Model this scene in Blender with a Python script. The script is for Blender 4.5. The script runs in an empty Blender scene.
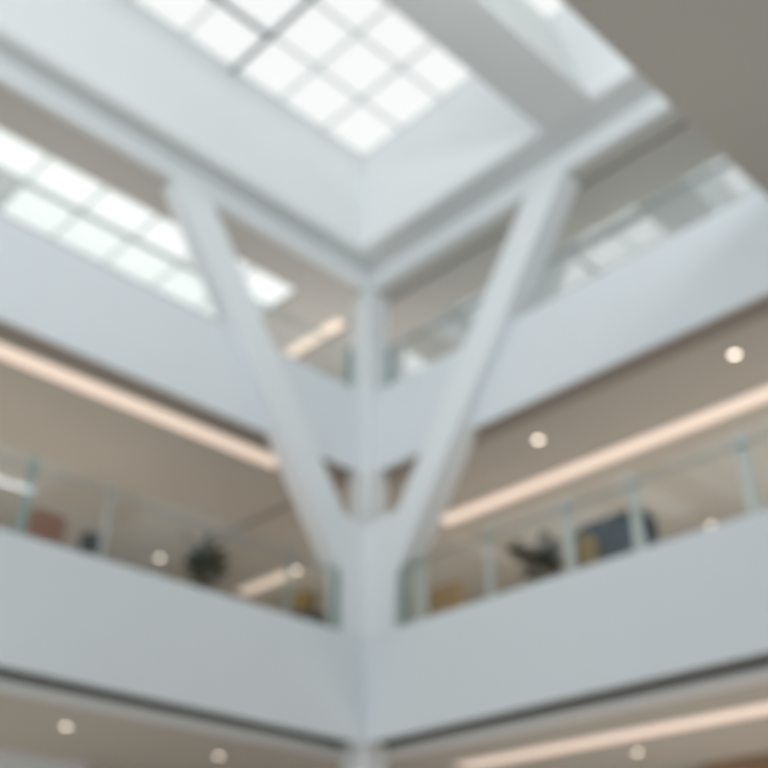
import bpy, bmesh, math, random
from mathutils import Vector, Matrix
random.seed(7)
C = bpy.context.scene
COL = C.collection
ZO = 1.6            # camera eye height above the ground floor; all z below are relative to the eye

# ------------------------------------------------------------------ materials
def mat(name, col, rough=0.6, metal=0.0, var=0.03, scale=3.0, spec=0.4, emit=None, estr=0.0, bump=0.0):
    m = bpy.data.materials.new(name); m.use_nodes = True
    nt = m.node_tree; b = nt.nodes['Principled BSDF']
    tc = nt.nodes.new('ShaderNodeTexCoord')
    nz = nt.nodes.new('ShaderNodeTexNoise'); nz.inputs['Scale'].default_value = scale
    nz.inputs['Detail'].default_value = 4
    nt.links.new(tc.outputs['Object'], nz.inputs['Vector'])
    rp = nt.nodes.new('ShaderNodeValToRGB')
    rp.color_ramp.elements[0].position = .3; rp.color_ramp.elements[1].position = .7
    rp.color_ramp.elements[0].color = [max(0, c*(1-var)) for c in col] + [1]
    rp.color_ramp.elements[1].color = [min(1, c*(1+var)) for c in col] + [1]
    nt.links.new(nz.outputs['Fac'], rp.inputs['Fac'])
    nt.links.new(rp.outputs['Color'], b.inputs['Base Color'])
    b.inputs['Roughness'].default_value = rough
    b.inputs['Metallic'].default_value = metal
    b.inputs['Specular IOR Level'].default_value = spec
    if emit:
        b.inputs['Emission Color'].default_value = (*emit, 1)
        b.inputs['Emission Strength'].default_value = estr
    if bump:
        bp = nt.nodes.new('ShaderNodeBump'); bp.inputs['Strength'].default_value = bump
        nt.links.new(nz.outputs['Fac'], bp.inputs['Height']); nt.links.new(bp.outputs['Normal'], b.inputs['Normal'])
    return m

def glass_mat(name, tint=(0.975, 0.99, 0.985), refl=0.07):
    m = bpy.data.materials.new(name); m.use_nodes = True
    nt = m.node_tree; nt.nodes.clear()
    out = nt.nodes.new('ShaderNodeOutputMaterial')
    tr = nt.nodes.new('ShaderNodeBsdfTransparent'); tr.inputs['Color'].default_value = (*tint, 1)
    gl = nt.nodes.new('ShaderNodeBsdfGlossy'); gl.inputs['Roughness'].default_value = 0.02
    gl.inputs['Color'].default_value = (0.92, 0.97, 1.0, 1)
    lw = nt.nodes.new('ShaderNodeLayerWeight'); lw.inputs['Blend'].default_value = 0.35
    mr = nt.nodes.new('ShaderNodeMapRange')
    mr.inputs['To Min'].default_value = refl; mr.inputs['To Max'].default_value = 0.45
    nt.links.new(lw.outputs['Fresnel'], mr.inputs['Value'])
    mx = nt.nodes.new('ShaderNodeMixShader')
    ge = nt.nodes.new('ShaderNodeNewGeometry')          # reflect on the outward faces of the sheet only
    fr = nt.nodes.new('ShaderNodeMath'); fr.operation = 'SUBTRACT'; fr.inputs[0].default_value = 1.0
    nt.links.new(ge.outputs['Backfacing'], fr.inputs[1])
    mu = nt.nodes.new('ShaderNodeMath'); mu.operation = 'MULTIPLY'
    nt.links.new(mr.outputs['Result'], mu.inputs[0]); nt.links.new(fr.outputs[0], mu.inputs[1])
    nt.links.new(mu.outputs[0], mx.inputs['Fac'])
    nt.links.new(tr.outputs[0], mx.inputs[1]); nt.links.new(gl.outputs[0], mx.inputs[2])
    nt.links.new(mx.outputs[0], out.inputs['Surface'])
    return m

M = dict(
    white=mat('white_plaster', (0.79, 0.835, 0.865), 0.75, spec=0.2, var=.012, scale=.6),
    steel=mat('white_painted_steel', (0.85, 0.885, 0.905), 0.5, spec=0.3, var=.01),
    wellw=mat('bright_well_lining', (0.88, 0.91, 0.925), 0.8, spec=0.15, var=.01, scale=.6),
    soffit=mat('pale_grey_soffit', (0.71, 0.735, 0.735), 0.8, spec=0.2, var=.02, scale=.6),
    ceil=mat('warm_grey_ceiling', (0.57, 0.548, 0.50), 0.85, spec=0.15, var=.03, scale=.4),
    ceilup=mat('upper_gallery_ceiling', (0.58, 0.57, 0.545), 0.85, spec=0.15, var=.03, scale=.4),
    slot=mat('dark_gap_shade', (0.07, 0.074, 0.066), 0.7),  # recess shade painted into the colour, not a metal
    slotw=mat('brown_gap_shade', (0.34, 0.31, 0.275), 0.8),  # shade of the ceiling gaps put into the colour
    backwall=mat('back_wall_paint', (0.47, 0.44, 0.38), 0.8, var=.05, scale=.3),
    backglass=mat('grey_green_panel', (0.36, 0.42, 0.39), 0.35),
    wood=mat('warm_wood', (0.33, 0.22, 0.14), 0.5, var=.15, scale=2),
    tile=mat('pale_floor_tile', (0.42, 0.40, 0.37), 0.4, var=.04),
    floorw=mat('gallery_floor', (0.45, 0.38, 0.31), 0.5, var=.05),
    pane=mat('bright_sky_pane', (0.06, 0.06, 0.06), 0.6, emit=(0.95, 0.97, 0.955), estr=.95, var=0),
    panelow=mat('soft_sky_pane', (0.06, 0.06, 0.06), 0.6, emit=(0.93, 0.97, 0.955), estr=1.04, var=0),
    mulld=mat('dark_mullion', (0.20, 0.23, 0.25), 0.5),
    mull=mat('grey_mullion', (0.72, 0.77, 0.79), 0.5),
    rail=mat('brushed_rail', (0.42, 0.46, 0.46), 0.35, metal=.7),
    post=mat('pale_metal_post', (0.62, 0.63, 0.60), 0.4, metal=.2),
    gedge=mat('green_glass_edge', (0.30, 0.40, 0.38), 0.2),
    strip=mat('warm_strip_diffuser', (0.8, 0.7, 0.6), 0.6, emit=(0.68, 0.545, 0.455), estr=.88, var=0),
    lamp=mat('warm_lamp_lens', (0.9, 0.85, 0.8), 0.6, emit=(1.0, 0.86, 0.72), estr=5.2, var=0),
    ring=mat('white_lamp_ring', (0.75, 0.73, 0.70), 0.5),
    slate=mat('slate_blue_fabric', (0.045, 0.065, 0.078), 0.9, var=.1, scale=30, bump=.1),
    dark=mat('charcoal_fabric', (0.035, 0.037, 0.033), 0.9, var=.1, scale=30),
    brown=mat('rust_brown_leather', (0.30, 0.12, 0.055), 0.6, var=.1),
    tan=mat('tan_fabric', (0.58, 0.38, 0.18), 0.85, var=.08, scale=20),
    yellow=mat('mustard_fabric', (0.36, 0.23, 0.04), 0.85, var=.08, scale=20),
    leaf=mat('dark_green_leaf', (0.025, 0.05, 0.018), 0.75, var=.35, scale=8),
    stem=mat('brown_stem', (0.10, 0.07, 0.045), 0.8),
    pot=mat('grey_ceramic_pot', (0.22, 0.22, 0.21), 0.5),
    potw=mat('terracotta_pot', (0.32, 0.22, 0.17), 0.6),
    soil=mat('dark_soil', (0.03, 0.022, 0.015), 0.95),
    legm=mat('black_metal_leg', (0.03, 0.03, 0.03), 0.4, metal=.6),
    glass=glass_mat('clear_glass'),
    glassr=glass_mat('reflective_glass', (.97, .985, .98), .55),
)

# ------------------------------------------------------------------ helpers
def bx(bm, x0, x1, y0, y1, z0, z1):
    vs = [bm.verts.new((x, y, z)) for x in (x0, x1) for y in (y0, y1) for z in (z0, z1)]
    for f in ((0,1,3,2), (4,6,7,5), (0,4,5,1), (2,3,7,6), (0,2,6,4), (1,5,7,3)):
        bm.faces.new([vs[i] for i in f])
def prism(bm, pts, d):
    """closed polygon of 3D points extruded by vector d"""
    a = [bm.verts.new(p) for p in pts]; b = [bm.verts.new(Vector(p) + Vector(d)) for p in pts]
    bm.faces.new(a); bm.faces.new(b[::-1]); n = len(a)
    for i in range(n): bm.faces.new([a[i], b[i], b[(i+1) % n], a[(i+1) % n]])
def cyl(bm, x, y, z0, z1, r0, r1=None, n=20):
    r1 = r0 if r1 is None else r1
    a = [bm.verts.new((x+r0*math.cos(t), y+r0*math.sin(t), z0)) for t in [2*math.pi*i/n for i in range(n)]]
    b = [bm.verts.new((x+r1*math.cos(t), y+r1*math.sin(t), z1)) for t in [2*math.pi*i/n for i in range(n)]]
    bm.faces.new(a[::-1]); bm.faces.new(b)
    for i in range(n): bm.faces.new([a[i], a[(i+1) % n], b[(i+1) % n], b[i]])
def tube(bm, p, q, r, n=8):
    p = Vector(p); q = Vector(q); d = (q-p).normalized()
    u = d.orthogonal().normalized(); v = d.cross(u)
    A = [bm.verts.new(p + r*(math.cos(t)*u + math.sin(t)*v)) for t in [2*math.pi*i/n for i in range(n)]]
    B = [bm.verts.new(q + r*(math.cos(t)*u + math.sin(t)*v)) for t in [2*math.pi*i/n for i in range(n)]]
    bm.faces.new(A[::-1]); bm.faces.new(B)
    for i in range(n): bm.faces.new([A[i], A[(i+1) % n], B[(i+1) % n], B[i]])
def obj(name, bm, m, parent=None, bevel=0.0, seg=2, smooth=False):
    """links bm (world coordinates with z from the eye) as one mesh; origin goes to the base centre"""
    bmesh.ops.recalc_face_normals(bm, faces=bm.faces)
    xs = [v.co.x for v in bm.verts]; ys = [v.co.y for v in bm.verts]; zs = [v.co.z for v in bm.verts]
    o0 = Vector(((min(xs)+max(xs))/2, (min(ys)+max(ys))/2, min(zs)))
    bmesh.ops.translate(bm, verts=bm.verts, vec=-o0)
    me = bpy.data.meshes.new(name); bm.to_mesh(me); bm.free()
    me.materials.append(M[m]); o = bpy.data.objects.new(name, me); COL.objects.link(o)
    w = o0 + Vector((0, 0, ZO))
    if parent is not None:
        o.parent = parent; o.location = w - WORLD[parent.name]
    else: o.location = w
    WORLD[o.name] = w
    if bevel:
        md = o.modifiers.new('Bevel', 'BEVEL'); md.width = bevel; md.segments = seg; md.limit_method = 'ANGLE'
    if smooth:
        for f in me.polygons: f.use_smooth = True
    return o
WORLD = {}
def box(name, r, m, parent=None, bevel=0.0, seg=2):
    bm = bmesh.new(); bx(bm, *r); return obj(name, bm, m, parent, bevel, seg)
def boxes(name, rs, m, parent=None, bevel=0.0):
    bm = bmesh.new()
    for r in rs: bx(bm, *r)
    return obj(name, bm, m, parent, bevel)
def struct(o): o['kind'] = 'structure'; return o
def tag(o, label, cat, group=None):
    o['label'] = label; o['category'] = cat
    if group: o['group'] = group
    return o
def thing(name, loc, label, cat, group=None):
    o = bpy.data.objects.new(name, None); COL.objects.link(o)
    w = Vector(loc) + Vector((0, 0, ZO)); o.location = w; WORLD[o.name] = w; o.empty_display_size = .2
    return tag(o, label, cat, group)
def copy_thing(o, loc, label, group=None):
    r = o.copy(); COL.objects.link(r); w = Vector(loc) + Vector((0, 0, ZO)); r.location = w; WORLD[r.name] = w
    r['label'] = label
    if group: r['group'] = group
    for ch in list(o.children):
        c = ch.copy(); COL.objects.link(c); c.parent = r
        for g in ch.children:
            d = g.copy(); COL.objects.link(d); d.parent = c
    return r

# ------------------------------------------------------------------ dimensions (metres, z from the eye)
XF, YF = 10.03, 10.77          # front plane of column, struts, lower parapet and beam
XU, YU = 10.23, 10.97          # front plane of the upper parapet
FAR = 18.2                     # back walls
A0, B0 = -6.0, -6.0            # how far the galleries run towards the camera
h0, h1 = 3.14, 4.63
h2, h3 = 7.38, 8.89
NEAR = 3.15                    # void edge of the near upper slab

# ------------------------------------------------------------------ ground floor
struct(box('floor', (A0-6, 20, B0-6, 20, -ZO-.2, -ZO), 'tile'))

# lower parapets (fascias) and slabs
T = .06
struct(box('wall_lower_left', (A0, XF, YF, YF+T, h0, h1), 'white', bevel=.012))
struct(box('wall_lower_right', (XF, XF+T, B0, YF+T, h0, h1), 'white', bevel=.012))
struct(boxes('floor', [(A0, FAR, YF+T+.01, FAR, 3.62, 4.2), (XF+T+.01, FAR, B0, YF+T, 3.62, 4.2)], 'floorw'))
struct(box('wall_upper_left', (A0, XU, YU, YU+T, h2, h3), 'white', bevel=.012))
struct(box('wall_upper_right', (XU, XU+T, B0, YU+T, h2, h3), 'white', bevel=.012))
struct(boxes('floor', [(A0, FAR, YU+T+.01, FAR, 7.85, 8.45), (XU+T+.01, FAR, NEAR+.05, YU+T, 7.85, 8.45), (XU+T+.01, FAR, B0, NEAR, 7.85, 8.45)], 'floorw'))

# shallow gaps with their shade painted dark, and pale trims, behind the lower fascia
g0, g1, g2 = T, .60, .98
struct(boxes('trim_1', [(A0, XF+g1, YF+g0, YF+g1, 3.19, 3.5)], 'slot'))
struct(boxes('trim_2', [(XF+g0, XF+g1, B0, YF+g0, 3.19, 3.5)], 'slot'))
struct(boxes('trim_3', [(A0, XF+g1, YF+g1, YF+g2, 3.13, 3.52)], 'white'))
struct(boxes('trim_4', [(XF+g1, XF+g2, B0, YF+g2, 3.13, 3.52)], 'white'))
# level 0 ceiling
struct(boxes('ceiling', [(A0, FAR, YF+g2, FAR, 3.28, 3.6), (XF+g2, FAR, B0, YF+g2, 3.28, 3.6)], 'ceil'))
# upper gap (its shade painted brown) and level 1 ceiling
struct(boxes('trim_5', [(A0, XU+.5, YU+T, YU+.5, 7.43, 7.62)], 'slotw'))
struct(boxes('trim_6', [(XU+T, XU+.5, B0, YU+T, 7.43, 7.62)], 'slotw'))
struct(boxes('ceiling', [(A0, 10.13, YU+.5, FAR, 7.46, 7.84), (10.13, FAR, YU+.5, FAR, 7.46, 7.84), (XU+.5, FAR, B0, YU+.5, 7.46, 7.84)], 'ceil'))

struct(box('ceiling_shade_strip', (10.09, 10.17, YU+.5, 14.6, 7.42, 7.46), 'slotw'))  # dark strip painted in place of a shaded ceiling step
# back walls
struct(boxes('wall_back_left', [(A0, FAR+.2, FAR, FAR+.2, -ZO, 11.4)], 'backwall'))
struct(boxes('wall_back_right', [(FAR, FAR+.2, B0, FAR, -ZO, 11.4)], 'backwall'))
# shop-front header on the ground floor (bottom left) and wood panel wall (bottom right)
struct(box('trim_7', (A0, 8.5, 15.5, 15.7, 2.9, 3.28), 'white'))
struct(box('wall_wood_right', (15.1, 15.3, B0, 8.5, -ZO, 3.28), 'wood'))

# ------------------------------------------------------------------ near upper slab overhead (right top of the photo)
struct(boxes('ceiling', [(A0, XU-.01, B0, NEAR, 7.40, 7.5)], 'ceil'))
struct(boxes('wall_near', [(A0, XU-.01, NEAR-T, NEAR, 7.5, h3)], 'white'))
struct(boxes('floor', [(A0, XU-.01, B0, NEAR-T-.01, 7.9, 8.45)], 'floorw'))

# ------------------------------------------------------------------ roof: soffit with two skylight wells
S = 11.25; ZP = 13.5
W1 = (-5.5, 9.49, 6.42, 10.42)      # well 1 footprint
W2 = (-5.5, 9.49, 1.5, 5.52)
struct(boxes('ceiling', [(A0, W1[0], B0, YF, S, S+.12), (W1[1], XF, 1.5, YF, S, S+.12), (W1[0], W1[1], W1[3], YF, S, S+.12),
                         ], 'soffit'))
# beam between the two wells (splayed towards well 2)
bm = bmesh.new()
prism(bm, [(W1[0], 5.52, S), (W1[0], 6.42, S), (W1[0], 6.42, ZP+.05), (W1[0], 6.12, ZP+.05)], (W1[1]-W1[0], 0, 0))
o = obj('roof_beam', bm, 'soffit', bevel=.02)
tag(o, 'broad pale beam separating the two skylight wells', 'beam')
# well lining walls
e = .12
struct(box('wall_well_left', (W1[0], W1[1]+e, W1[3], W1[3]+e, S+.12, ZP+.2), 'wellw'))
struct(box('wall_well_right', (W1[1], W1[1]+e, 1.5, W1[3], S+.12, ZP+.2), 'wellw'))
struct(box('wall_well_near', (W1[0]-e, W1[0], 1.5, W1[3], S, ZP+.2), 'wellw'))
struct(box('wall_well_side', (W1[0], W1[1], 1.5-e, 1.5, S, ZP+.2), 'wellw'))

# skylights: frame > mullion, pane
def skylight(name, xs, ys, z, m=.015, skip=(), pm='pane', main=()):
    x0, x1, y0, y1 = min(xs), max(xs), min(ys), max(ys)
    f = struct(boxes(name, [(x0-.05, x1+.05, y0-.05, y0, z-.06, z+.06), (x0-.05, x1+.05, y1, y1+.05, z-.06, z+.06),
                     (x0-.05, x0, y0, y1, z-.06, z+.06), (x1, x1+.05, y0, y1, z-.06, z+.06)], 'mull'))
    bm = bmesh.new()
    for x in xs[1:-1]: bx(bm, x-m, x+m, y0, y1, z-.09, z)
    for y in ys[1:-1]: bx(bm, x0, x1, y-m, y+m, z-.07, z)
    obj('mullion', bm, 'mull', f)
    for r in main: box('main_mullion', (*r, z-.14, z-.10), 'mulld', f)
    for i in range(len(xs)-1):
        for j in range(len(ys)-1):
            if (i, j) in skip: continue
            a, b = sorted(xs[i:i+2]); c, d = sorted(ys[j:j+2])
            box('glass_pane', (a, b, c, d, z, z+.02), pm, f)
    return f
skylight('window_1', [9.47-k for k in range(16)], [10.40-k*.99 for k in range(5)], ZP, main=[(6.43, 6.51, 6.44, 10.40), (-5.5, 6.41, 9.38, 9.44)])
skylight('window_2', [9.47-k for k in range(16)], [6.12-k*1.0 for k in range(5)], ZP)
struct(box('trim_8', (-5.5, 9.49, 1.5, 2.1, ZP-.02, ZP+.1), 'soffit'))

# perimeter roof beam below the soffit
BW = .12
o = box('roof_beam', (A0, XF+BW, YF, YF+BW, 10.90, S), 'steel', bevel=.01)
tag(o, 'white perimeter beam along the left edge of the skylight, carried by a slanted strut', 'beam')
o = box('roof_beam', (XF, XF+BW, B0, YF-.005, 10.90, S), 'steel', bevel=.01)
tag(o, 'white perimeter beam along the right edge of the skylight, running into the corner column', 'beam')

# upper gallery ceilings (left one has a skylight in it)
ZG = 10.92
gx = [9.18-.97*k for k in range(13)]; gy = [11.72, 12.63, 13.55]
struct(boxes('ceiling', [(A0, XF+.45, YF+BW, 11.72, ZG, ZG+.3), (A0, XF+.45, 13.55, FAR, ZG, ZG+.3), (9.18, XF+.45, 11.72, 13.55, ZG, ZG+.3),
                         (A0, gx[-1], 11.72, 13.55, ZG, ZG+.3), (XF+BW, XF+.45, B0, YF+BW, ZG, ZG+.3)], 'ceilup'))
skylight('window_3', gx, gy, ZG+.09, m=.017, pm='panelow', skip=[(i, 1) for i in range(5, 12)])
struct(box('trim_9', (gx[-1], gx[5], 12.66, 13.55, ZG+.07, ZG+.16), 'white'))
struct(boxes('ceiling', [(XF+.45, XF+.60, B0, FAR, ZG+.25, ZG+.3)], 'slot'))  # dark strip painted for the recess shadow beside the beam
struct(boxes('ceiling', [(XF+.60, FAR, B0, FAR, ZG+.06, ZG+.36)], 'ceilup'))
# gallery ceiling above the near slab, with an unseen skylight added for its reflections
struct(boxes('ceiling', [(A0, XF, 1.0, 1.5-e, S, S+.12), (A0, 4.0, B0, 1.0, S, S+.12), (4.0, XF, B0, -2.0, S, S+.12)], 'soffit'))
skylight('added_skylight', [4.0+k for k in range(7)], [-2.0, -1.0, 0.0, 1.0], S+.1)

# upper gallery back panels
struct(box('wall_gallery_left', (A0, 12.4, 15.0, 15.15, 8.45, ZG), 'backglass'))

# ------------------------------------------------------------------ column and struts
t = thing('tree_column', (XF+.22, YF+.22, -ZO), 'white square column at the atrium corner with two slanted struts forming a V', 'column')
bm = bmesh.new(); bx(bm, XF, XF+.45, YF, YF+.45, -ZO, S-.002); obj('column_shaft', bm, 'steel', t, bevel=.02)
bm = bmesh.new()
prism(bm, [(5.90, YF, 10.90), (6.60, YF, 10.90), (9.58, YF, 6.45), (XF+.01, YF, 6.40), (XF+.01, YF, 4.632), (9.62, YF, 4.632), (9.57, YF, 5.46)], (0, .36, 0))
obj('strut', bm, 'steel', t, bevel=.012)
bm = bmesh.new()
prism(bm, [(XF, 6.50, 10.90), (XF, 7.24, 10.90), (XF, 10.10, 6.46), (XF, YF+.01, 6.40), (XF, YF+.01, 4.632), (XF, 10.20, 4.632), (XF, 10.13, 5.42)], (.42, 0, 0))
obj('strut', bm, 'steel', t, bevel=.012)

# ------------------------------------------------------------------ glass balustrades
def balustrade(side, plane, lo, hi, joints, z, label, posts=(), h=1.06, end=None, rail=.86, gm='glass'):
    """side 'L': panel plane y=plane running along x; 'R': plane x=plane running along y"""
    def r(a, b, d0, d1, z0, z1):
        return (a, b, plane+d0, plane+d1, z0, z1) if side == 'L' else (plane+d0, plane+d1, a, b, z0, z1)
    mid = (lo+hi)/2
    t = thing('glass_balustrade', (mid, plane, z) if side == 'L' else (plane, mid, z), label, 'balustrade')
    cuts = [lo] + sorted(joints) + [hi]
    for a, b in zip(cuts[:-1], cuts[1:]):
        box('glass_panel', r(a+.008, b-.008, 0, .018, z, z+h), gm, t)
    box('handrail', r(lo, hi, -.045, -.01, z+rail, z+rail+.035), 'rail', t, bevel=.008)
    box('base_channel', r(lo, hi, -.02, .04, z-.02, z+.04), 'rail', t)
    for p, w, m_ in posts:
        box('post', r(p-w/2, p+w/2, .02, .06, z, z+h-.02), m_, t, bevel=.005)
    if end is not None:
        a, b = sorted((end, end + (-.1)))
        box('end_post', r(a, b, -.03, .05, z, z+h-.12), 'gedge', t, bevel=.02)
    return t
balustrade('L', YF+.08, A0+.3, 9.50, [2.6, 3.65, 4.68, 5.72, 6.76, 7.8, 8.66], h1, 'long glass balustrade on the lower left parapet, brown chair and plant behind it',
           posts=[(4.66, .10, 'gedge'), (5.72, .05, 'post'), (8.66, .04, 'gedge')], end=9.56)
balustrade('R', XF+.08, B0+.3, 10.0, [3.1, 4.64, 6.12, 7.12, 8.45, 9.5], h1, 'long glass balustrade on the lower right parapet, dark sofa behind it',
           posts=[(4.64, .13, 'post'), (6.12, .14, 'post'), (7.12, .13, 'post'), (8.45, .12, 'post'), (9.72, .22, 'post')], end=10.13)
balustrade('L', YU+.24, A0+.3, 10.0, [2.3, 3.4, 4.5, 5.6, 6.7, 7.8, 8.9], h3, 'upper left glass balustrade below the gallery skylight', h=1.05, rail=.87, end=10.02)
balustrade('R', XU+.24, NEAR+.05, 10.75, [4.3, 5.4, 6.5, 7.6, 8.7, 9.8], h3, 'upper right glass balustrade reflecting the roof skylight', h=1.05, rail=.87, end=10.75, gm='glassr')

# ------------------------------------------------------------------ lights
def strip(r, label, group='warm linear ceiling lights'):
    x0, x1, y0, y1, z = r
    t = thing('linear_ceiling_light', ((x0+x1)/2, (y0+y1)/2, z-.02), label, 'ceiling light', group)
    box('diffuser', (x0, x1, y0, y1, z-.015, z+.02), 'strip', t)
    w = .02
    boxes('frame', [(x0-w, x1+w, y0-w, y0, z-.02, z+.02), (x0-w, x1+w, y1, y1+w, z-.02, z+.02),
                    (x0-w, x0, y0, y1, z-.02, z+.02), (x1, x1+w, y0, y1, z-.02, z+.02)], 'ring', t)
    return t
strip((A0+.5, 9.0, 11.56, 11.90, 7.44), 'long warm strip light in the ceiling under the upper left parapet')
strip((12.32, 12.66, B0+.5, 11.45, 7.44), 'long warm strip light in the ceiling under the upper right parapet')
strip((12.32, 12.80, B0+.5, 11.25, 3.26), 'long warm strip light in the lowest right ceiling, at the bottom of the photo')
strip((12.02, 12.34, 15.3, 16.9, 7.44), 'short warm strip light seen through glass left of the column foot')
strip((10.22, 10.46, 11.85, 13.4, ZG-.0), 'short warm strip light in the top left gallery, left of the column')

def downlight(x, y, z, label, first=[None]):
    if first[0] is None:
        t = thing('round_downlight', (x, y, z), label, 'ceiling light', 'round downlights')
        b = bmesh.new(); cyl(b, x, y, z-.015, z+.01, .052, n=24); obj('lens', b, 'lamp', t)
        b = bmesh.new()
        n = 24
        for i in range(n):
            a0, a1 = 2*math.pi*i/n, 2*math.pi*(i+1)/n
            P = lambda r, a, zz: (x+r*math.cos(a), y+r*math.sin(a), zz)
            q = [P(.055, a0, z-.02), P(.055, a1, z-.02), P(.085, a1, z-.008), P(.085, a0, z-.008)]
            b.faces.new([b.verts.new(p) for p in q])
            q = [P(.055, a0, z+.01), P(.055, a1, z+.01), P(.055, a1, z-.02), P(.055, a0, z-.02)]
            b.faces.new([b.verts.new(p) for p in q])
        bmesh.ops.remove_doubles(b, verts=b.verts, dist=1e-5)
        obj('trim_ring', b, 'ring', t); first[0] = t
    else: t = copy_thing(first[0], (x, y, z), label, 'round downlights')
    return t
downlight(11.27, 5.0, 7.45, 'round downlight under the upper right parapet, farthest right above the strip light')
downlight(11.30, 8.32, 7.45, 'round downlight under the upper right parapet, nearer the right strut')
downlight(16.05, 8.18, 7.45, 'round downlight seen through the lower right glass, right of the dark sofa')
downlight(9.90, 16.48, 7.45, 'round downlight seen through the lower left glass, left of the potted plant')
downlight(12.2, 15.12, 7.45, 'round downlight seen through glass beside the short strip light, left of the column')
downlight(6.85, 13.26, 3.27, 'leftmost round downlight in the lowest left ceiling')
downlight(9.45, 13.34, 3.27, 'round downlight in the lowest left ceiling, nearer the column')
downlight(13.63, 8.72, 3.27, 'round downlight below the strip light in the lowest right ceiling')

# unseen fill lights added on the floors to brighten ceilings and void
def fill_light(name, x, y, z, sx, sy, watts, col=(1.0, .91, .82), tilt=0):
    l = bpy.data.lights.new(name, 'AREA'); l.shape = 'RECTANGLE'; l.size = sx; l.size_y = sy; l.energy = watts; l.color = col
    o = bpy.data.objects.new(name, l); COL.objects.link(o); o.location = (x, y, z+ZO); o.rotation_euler = (math.pi-math.radians(tilt), 0, 0)
fill_light('floor_fill_light', 3, 14.3, 4.25, 12, 3, 122)
fill_light('floor_fill_light', 14.0, 5, 4.25, 3, 14, 165)
fill_light('floor_fill_light', 13.0, 14.2, 4.25, 3, 3, 30)
fill_light('floor_fill_light', 3, 14.3, -ZO+.05, 12, 3, 120)
fill_light('floor_fill_light', 13.5, 5, -ZO+.05, 2.6, 14, 185)
fill_light('floor_fill_light', 13.5, 8, 8.5, 3, 8, 85, (.95, 1, .98))
fill_light('floor_fill_light', 6, 13.3, 8.5, 9, 1.5, 60, (1, .95, .91))
fill_light('floor_fill_light', 10.6, 12.6, 8.5, 1.5, 2, 28, (1, .93, .88))
fill_light('floor_fill_light', 4, 6.5, -ZO+.05, 6, 4, 60, (.95, .98, 1))
fill_light('gallery_fill_light', 2.5, 2.2, 9.3, 12, .5, 175, (.95, .98, 1), tilt=55)  # unseen lamps added to lift the well walls, soffits and column
fill_light('gallery_fill_light', -5.6, 7.5, 9.3, 7, .5, 215, (.95, .98, 1), tilt=65)
bpy.context.scene.collection.objects['gallery_fill_light.001'].rotation_euler = (math.radians(115), 0, math.radians(-90))

# ------------------------------------------------------------------ furniture on the lower gallery (floor top z = 4.2)
F = 4.2
def leg_set(t, x0, x1, y0, y1, z1, r=.018):
    for x in (x0, x1):
        for y in (y0, y1):
            b = bmesh.new(); cyl(b, x, y, F, z1, r, n=10); obj('leg', b, 'legm', t)
def rounded_panel(name, plane, th, a0, a1, z0, z1, rad, m, t, axis):
    pts = []
    for cx, cz, s in ((a1-rad, z1-rad, 0), (a0+rad, z1-rad, 90), (a0+rad, z0+rad, 180), (a1-rad, z0+rad, 270)):
        for k in range(7):
            a = math.radians(s+15*k); pts.append((cx+rad*math.cos(a), cz+rad*math.sin(a)))
    b = bmesh.new()
    if axis == 'x': prism(b, [(plane, p[0], p[1]) for p in pts], (th, 0, 0))
    else: prism(b, [(p[0], plane, p[1]) for p in pts], (0, th, 0))
    return obj(name, b, m, t, bevel=.03, seg=3)

# high-backed dark sofa, its back to the glass (right)
t = thing('high_back_sofa', (11.2, 6.93, F), 'dark slate-blue high-backed sofa behind the lower right glass', 'sofa')
rounded_panel('backrest', 10.78, .16, 6.3, 7.56, F+.30, 5.57, .28, 'slate', t, 'x')
box('seat', (10.96, 11.62, 6.42, 7.44, F+.26, F+.46), 'slate', t, bevel=.05, seg=3)
box('armrest', (10.96, 11.6, 6.3, 6.42, F+.2, F+.68), 'slate', t, bevel=.04, seg=3)
box('armrest', (10.96, 11.6, 7.44, 7.56, F+.2, F+.68), 'slate', t, bevel=.04, seg=3)
leg_set(t, 11.0, 11.56, 6.42, 7.44, F+.27)

def armchair(name, cx, cy, w, top, m, label, facing=1, axis='y', d=.55, cat='chair'):
    """small tub chair whose back is towards the void"""
    t = thing(name, (cx, cy, F), label, cat)
    if axis == 'y':
        rounded_panel('backrest', cy-d/2, .1, cx-w/2, cx+w/2, F+.35, top, .09, m, t, 'y')
        box('seat', (cx-w/2+.02, cx+w/2-.02, cy-d/2+.11, cy+d/2, F+.36, F+.48), m, t, bevel=.04, seg=3)
        leg_set(t, cx-w/2+.06, cx+w/2-.06, cy-d/2+.13, cy+d/2-.06, F+.37)
    else:
        rounded_panel('backrest', cx-d/2, .1, cy-w/2, cy+w/2, F+.35, top, .09, m, t, 'x')
        box('seat', (cx-d/2+.11, cx+d/2, cy-w/2+.02, cy+w/2-.02, F+.36, F+.48), m, t, bevel=.04, seg=3)
        leg_set(t, cx-d/2+.13, cx+d/2-.06, cy-w/2+.06, cy+w/2-.06, F+.37)
    return t
armchair('high_back_chair', 5.23, 11.7, .48, 5.32, 'brown', 'rust-brown chair behind the lower left glass, near the left edge')
armchair('low_back_chair', 5.9, 11.72, .34, 5.24, 'dark', 'small charcoal chair behind the lower left glass, right of the brown chair')
armchair('armchair', 11.15, 10.0, .72, 5.45, 'tan', 'tan armchair behind the lower right glass, next to the column', axis='x')
armchair('armchair', 10.52, 7.12, .44, 5.2, 'yellow', 'mustard yellow chair in front of the dark sofa behind the right glass', axis='x', d=.34)
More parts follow.
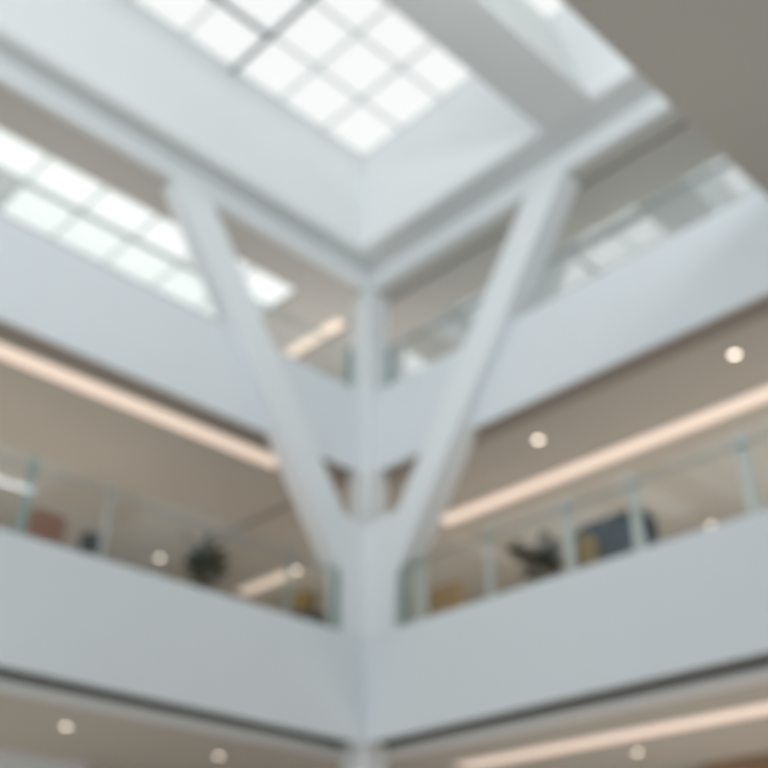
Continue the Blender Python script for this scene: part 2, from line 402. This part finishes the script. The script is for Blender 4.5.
# black cabinet with a mustard box beside the column (left)
t = thing('side_cabinet', (9.66, 11.7, F), 'narrow black cabinet behind the lower left glass, close to the column', 'cabinet')
box('cabinet_body', (9.47, 9.87, 11.5, 11.9, F, 5.12), 'dark', t, bevel=.01)
d_ = box('cabinet_door', (9.49, 9.85, 11.485, 11.5, F+.06, 5.08), 'dark', t, bevel=.004)
box('handle', (9.52, 9.535, 11.465, 11.485, F+.4, F+.6), 'rail', d_)
t = thing('storage_box', (9.6, 11.66, 5.12), 'mustard yellow box standing on the black cabinet near the column', 'box')
box('box_body', (9.48, 9.74, 11.54, 11.8, 5.12, 5.36), 'yellow', t, bevel=.01)
box('lid', (9.47, 9.75, 11.53, 11.81, 5.36, 5.41), 'yellow', t, bevel=.006)

# potted plants
def plant(x, y, label, spread, top, n, seed, pot_m='pot', pr=.17, ph=.42, leafw=.055, bias=(0, 0)):
    rnd = random.Random(seed)
    t = thing('potted_plant', (x, y, F), label, 'plant')
    b = bmesh.new(); cyl(b, x, y, F, F+ph, pr*.75, pr, 28); obj('pot', b, pot_m, t, bevel=.01)
    b = bmesh.new(); cyl(b, x, y, F+ph, F+ph+.01, pr*.9, n=24); obj('soil', b, 'soil', t)
    sb = bmesh.new(); lb = bmesh.new()
    for i in range(n):
        a = rnd.uniform(0, 2*math.pi); r = spread*math.sqrt(rnd.uniform(.05, 1)); h = (top-F-ph)*rnd.uniform(.55, 1)
        base = Vector((x+.05*math.cos(a), y+.05*math.sin(a), F+ph)); tip = Vector((x+r*math.cos(a)+bias[0], y+r*math.sin(a)+bias[1], F+ph+h))
        midp = (base+tip)/2 + Vector((0, 0, .12*h))
        tube(sb, base, midp, .008, 5); tube(sb, midp, tip, .006, 5)
        for k in range(9):
            u = .35+.65*k/8
            p = base.lerp(midp, u*2) if u < .5 else midp.lerp(tip, u*2-1)
            la = rnd.uniform(0, 2*math.pi); L = rnd.uniform(.13, .24)
            d = Vector((math.cos(la), math.sin(la), rnd.uniform(-.5, .6))).normalized(); s = d.cross(Vector((0, 0, 1))).normalized()*leafw*rnd.uniform(.7, 1.2)
            nrm = s.cross(d).normalized()*.012
            q = [p, p+d*L*.35+s, p+d*L*.8+s*.6, p+d*L, p+d*L*.8-s*.6, p+d*L*.35-s]
            mid_ = [p+d*L*.35-nrm*1.5, p+d*L*.8-nrm*1.5]
            V = [lb.verts.new(v) for v in q]; Mv = [lb.verts.new(v) for v in mid_]
            for f in ((V[0], V[1], Mv[0]), (V[0], Mv[0], V[5]), (V[1], V[2], Mv[1], Mv[0]), (V[5], Mv[0], Mv[1], V[4]), (V[2], V[3], Mv[1]), (V[3], V[4], Mv[1])):
                lb.faces.new(f)
    obj('stem', sb, 'stem', t)
    obj('foliage', lb, 'leaf', t)
    return t
plant(7.62, 11.4, 'leafy green potted plant behind the lower left glass, beside a round downlight', .36, 5.62, 18, 3, ph=.6, pr=.15)
plant(10.95, 8.22, 'dark leafy potted plant behind the lower right glass, left of the dark sofa', .33, 5.6, 34, 5, pot_m='potw', ph=.75, pr=.18)

# ------------------------------------------------------------------ world: overcast daylight reaching in from the open side of the hall
w = bpy.data.worlds.new('World'); C.world = w; w.use_nodes = True
nt = w.node_tree; bg = nt.nodes['Background']
bg.inputs['Color'].default_value = (0.90, 0.96, 1.0, 1); bg.inputs['Strength'].default_value = 0.9

# ------------------------------------------------------------------ camera
f, pitch, yaw, roll = 1028.47, math.radians(31.312), math.radians(46.034), math.radians(0.302)
Fv = Vector((math.cos(pitch)*math.cos(yaw), math.cos(pitch)*math.sin(yaw), math.sin(pitch)))
R0 = Vector((math.sin(yaw), -math.cos(yaw), 0)); U0 = R0.cross(Fv)
Rv = math.cos(roll)*R0 + math.sin(roll)*U0; Uv = -math.sin(roll)*R0 + math.cos(roll)*U0
cam = bpy.data.cameras.new('camera'); co = bpy.data.objects.new('camera', cam); COL.objects.link(co)
m3 = Matrix((Rv, Uv, -Fv)).transposed()
co.matrix_world = Matrix.Translation((0, 0, ZO)) @ m3.to_4x4()
cam.sensor_width = 36; cam.lens = 36*f/768
cam.dof.use_dof = True; cam.dof.focus_distance = 1.5; cam.dof.aperture_fstop = 1.85
cam.clip_end = 200
C.camera = co
C.view_settings.view_transform = 'Standard'; C.view_settings.look = 'None'
C.view_settings.exposure = 0.0; C.view_settings.gamma = 1; C.view_settings.use_curve_mapping = False
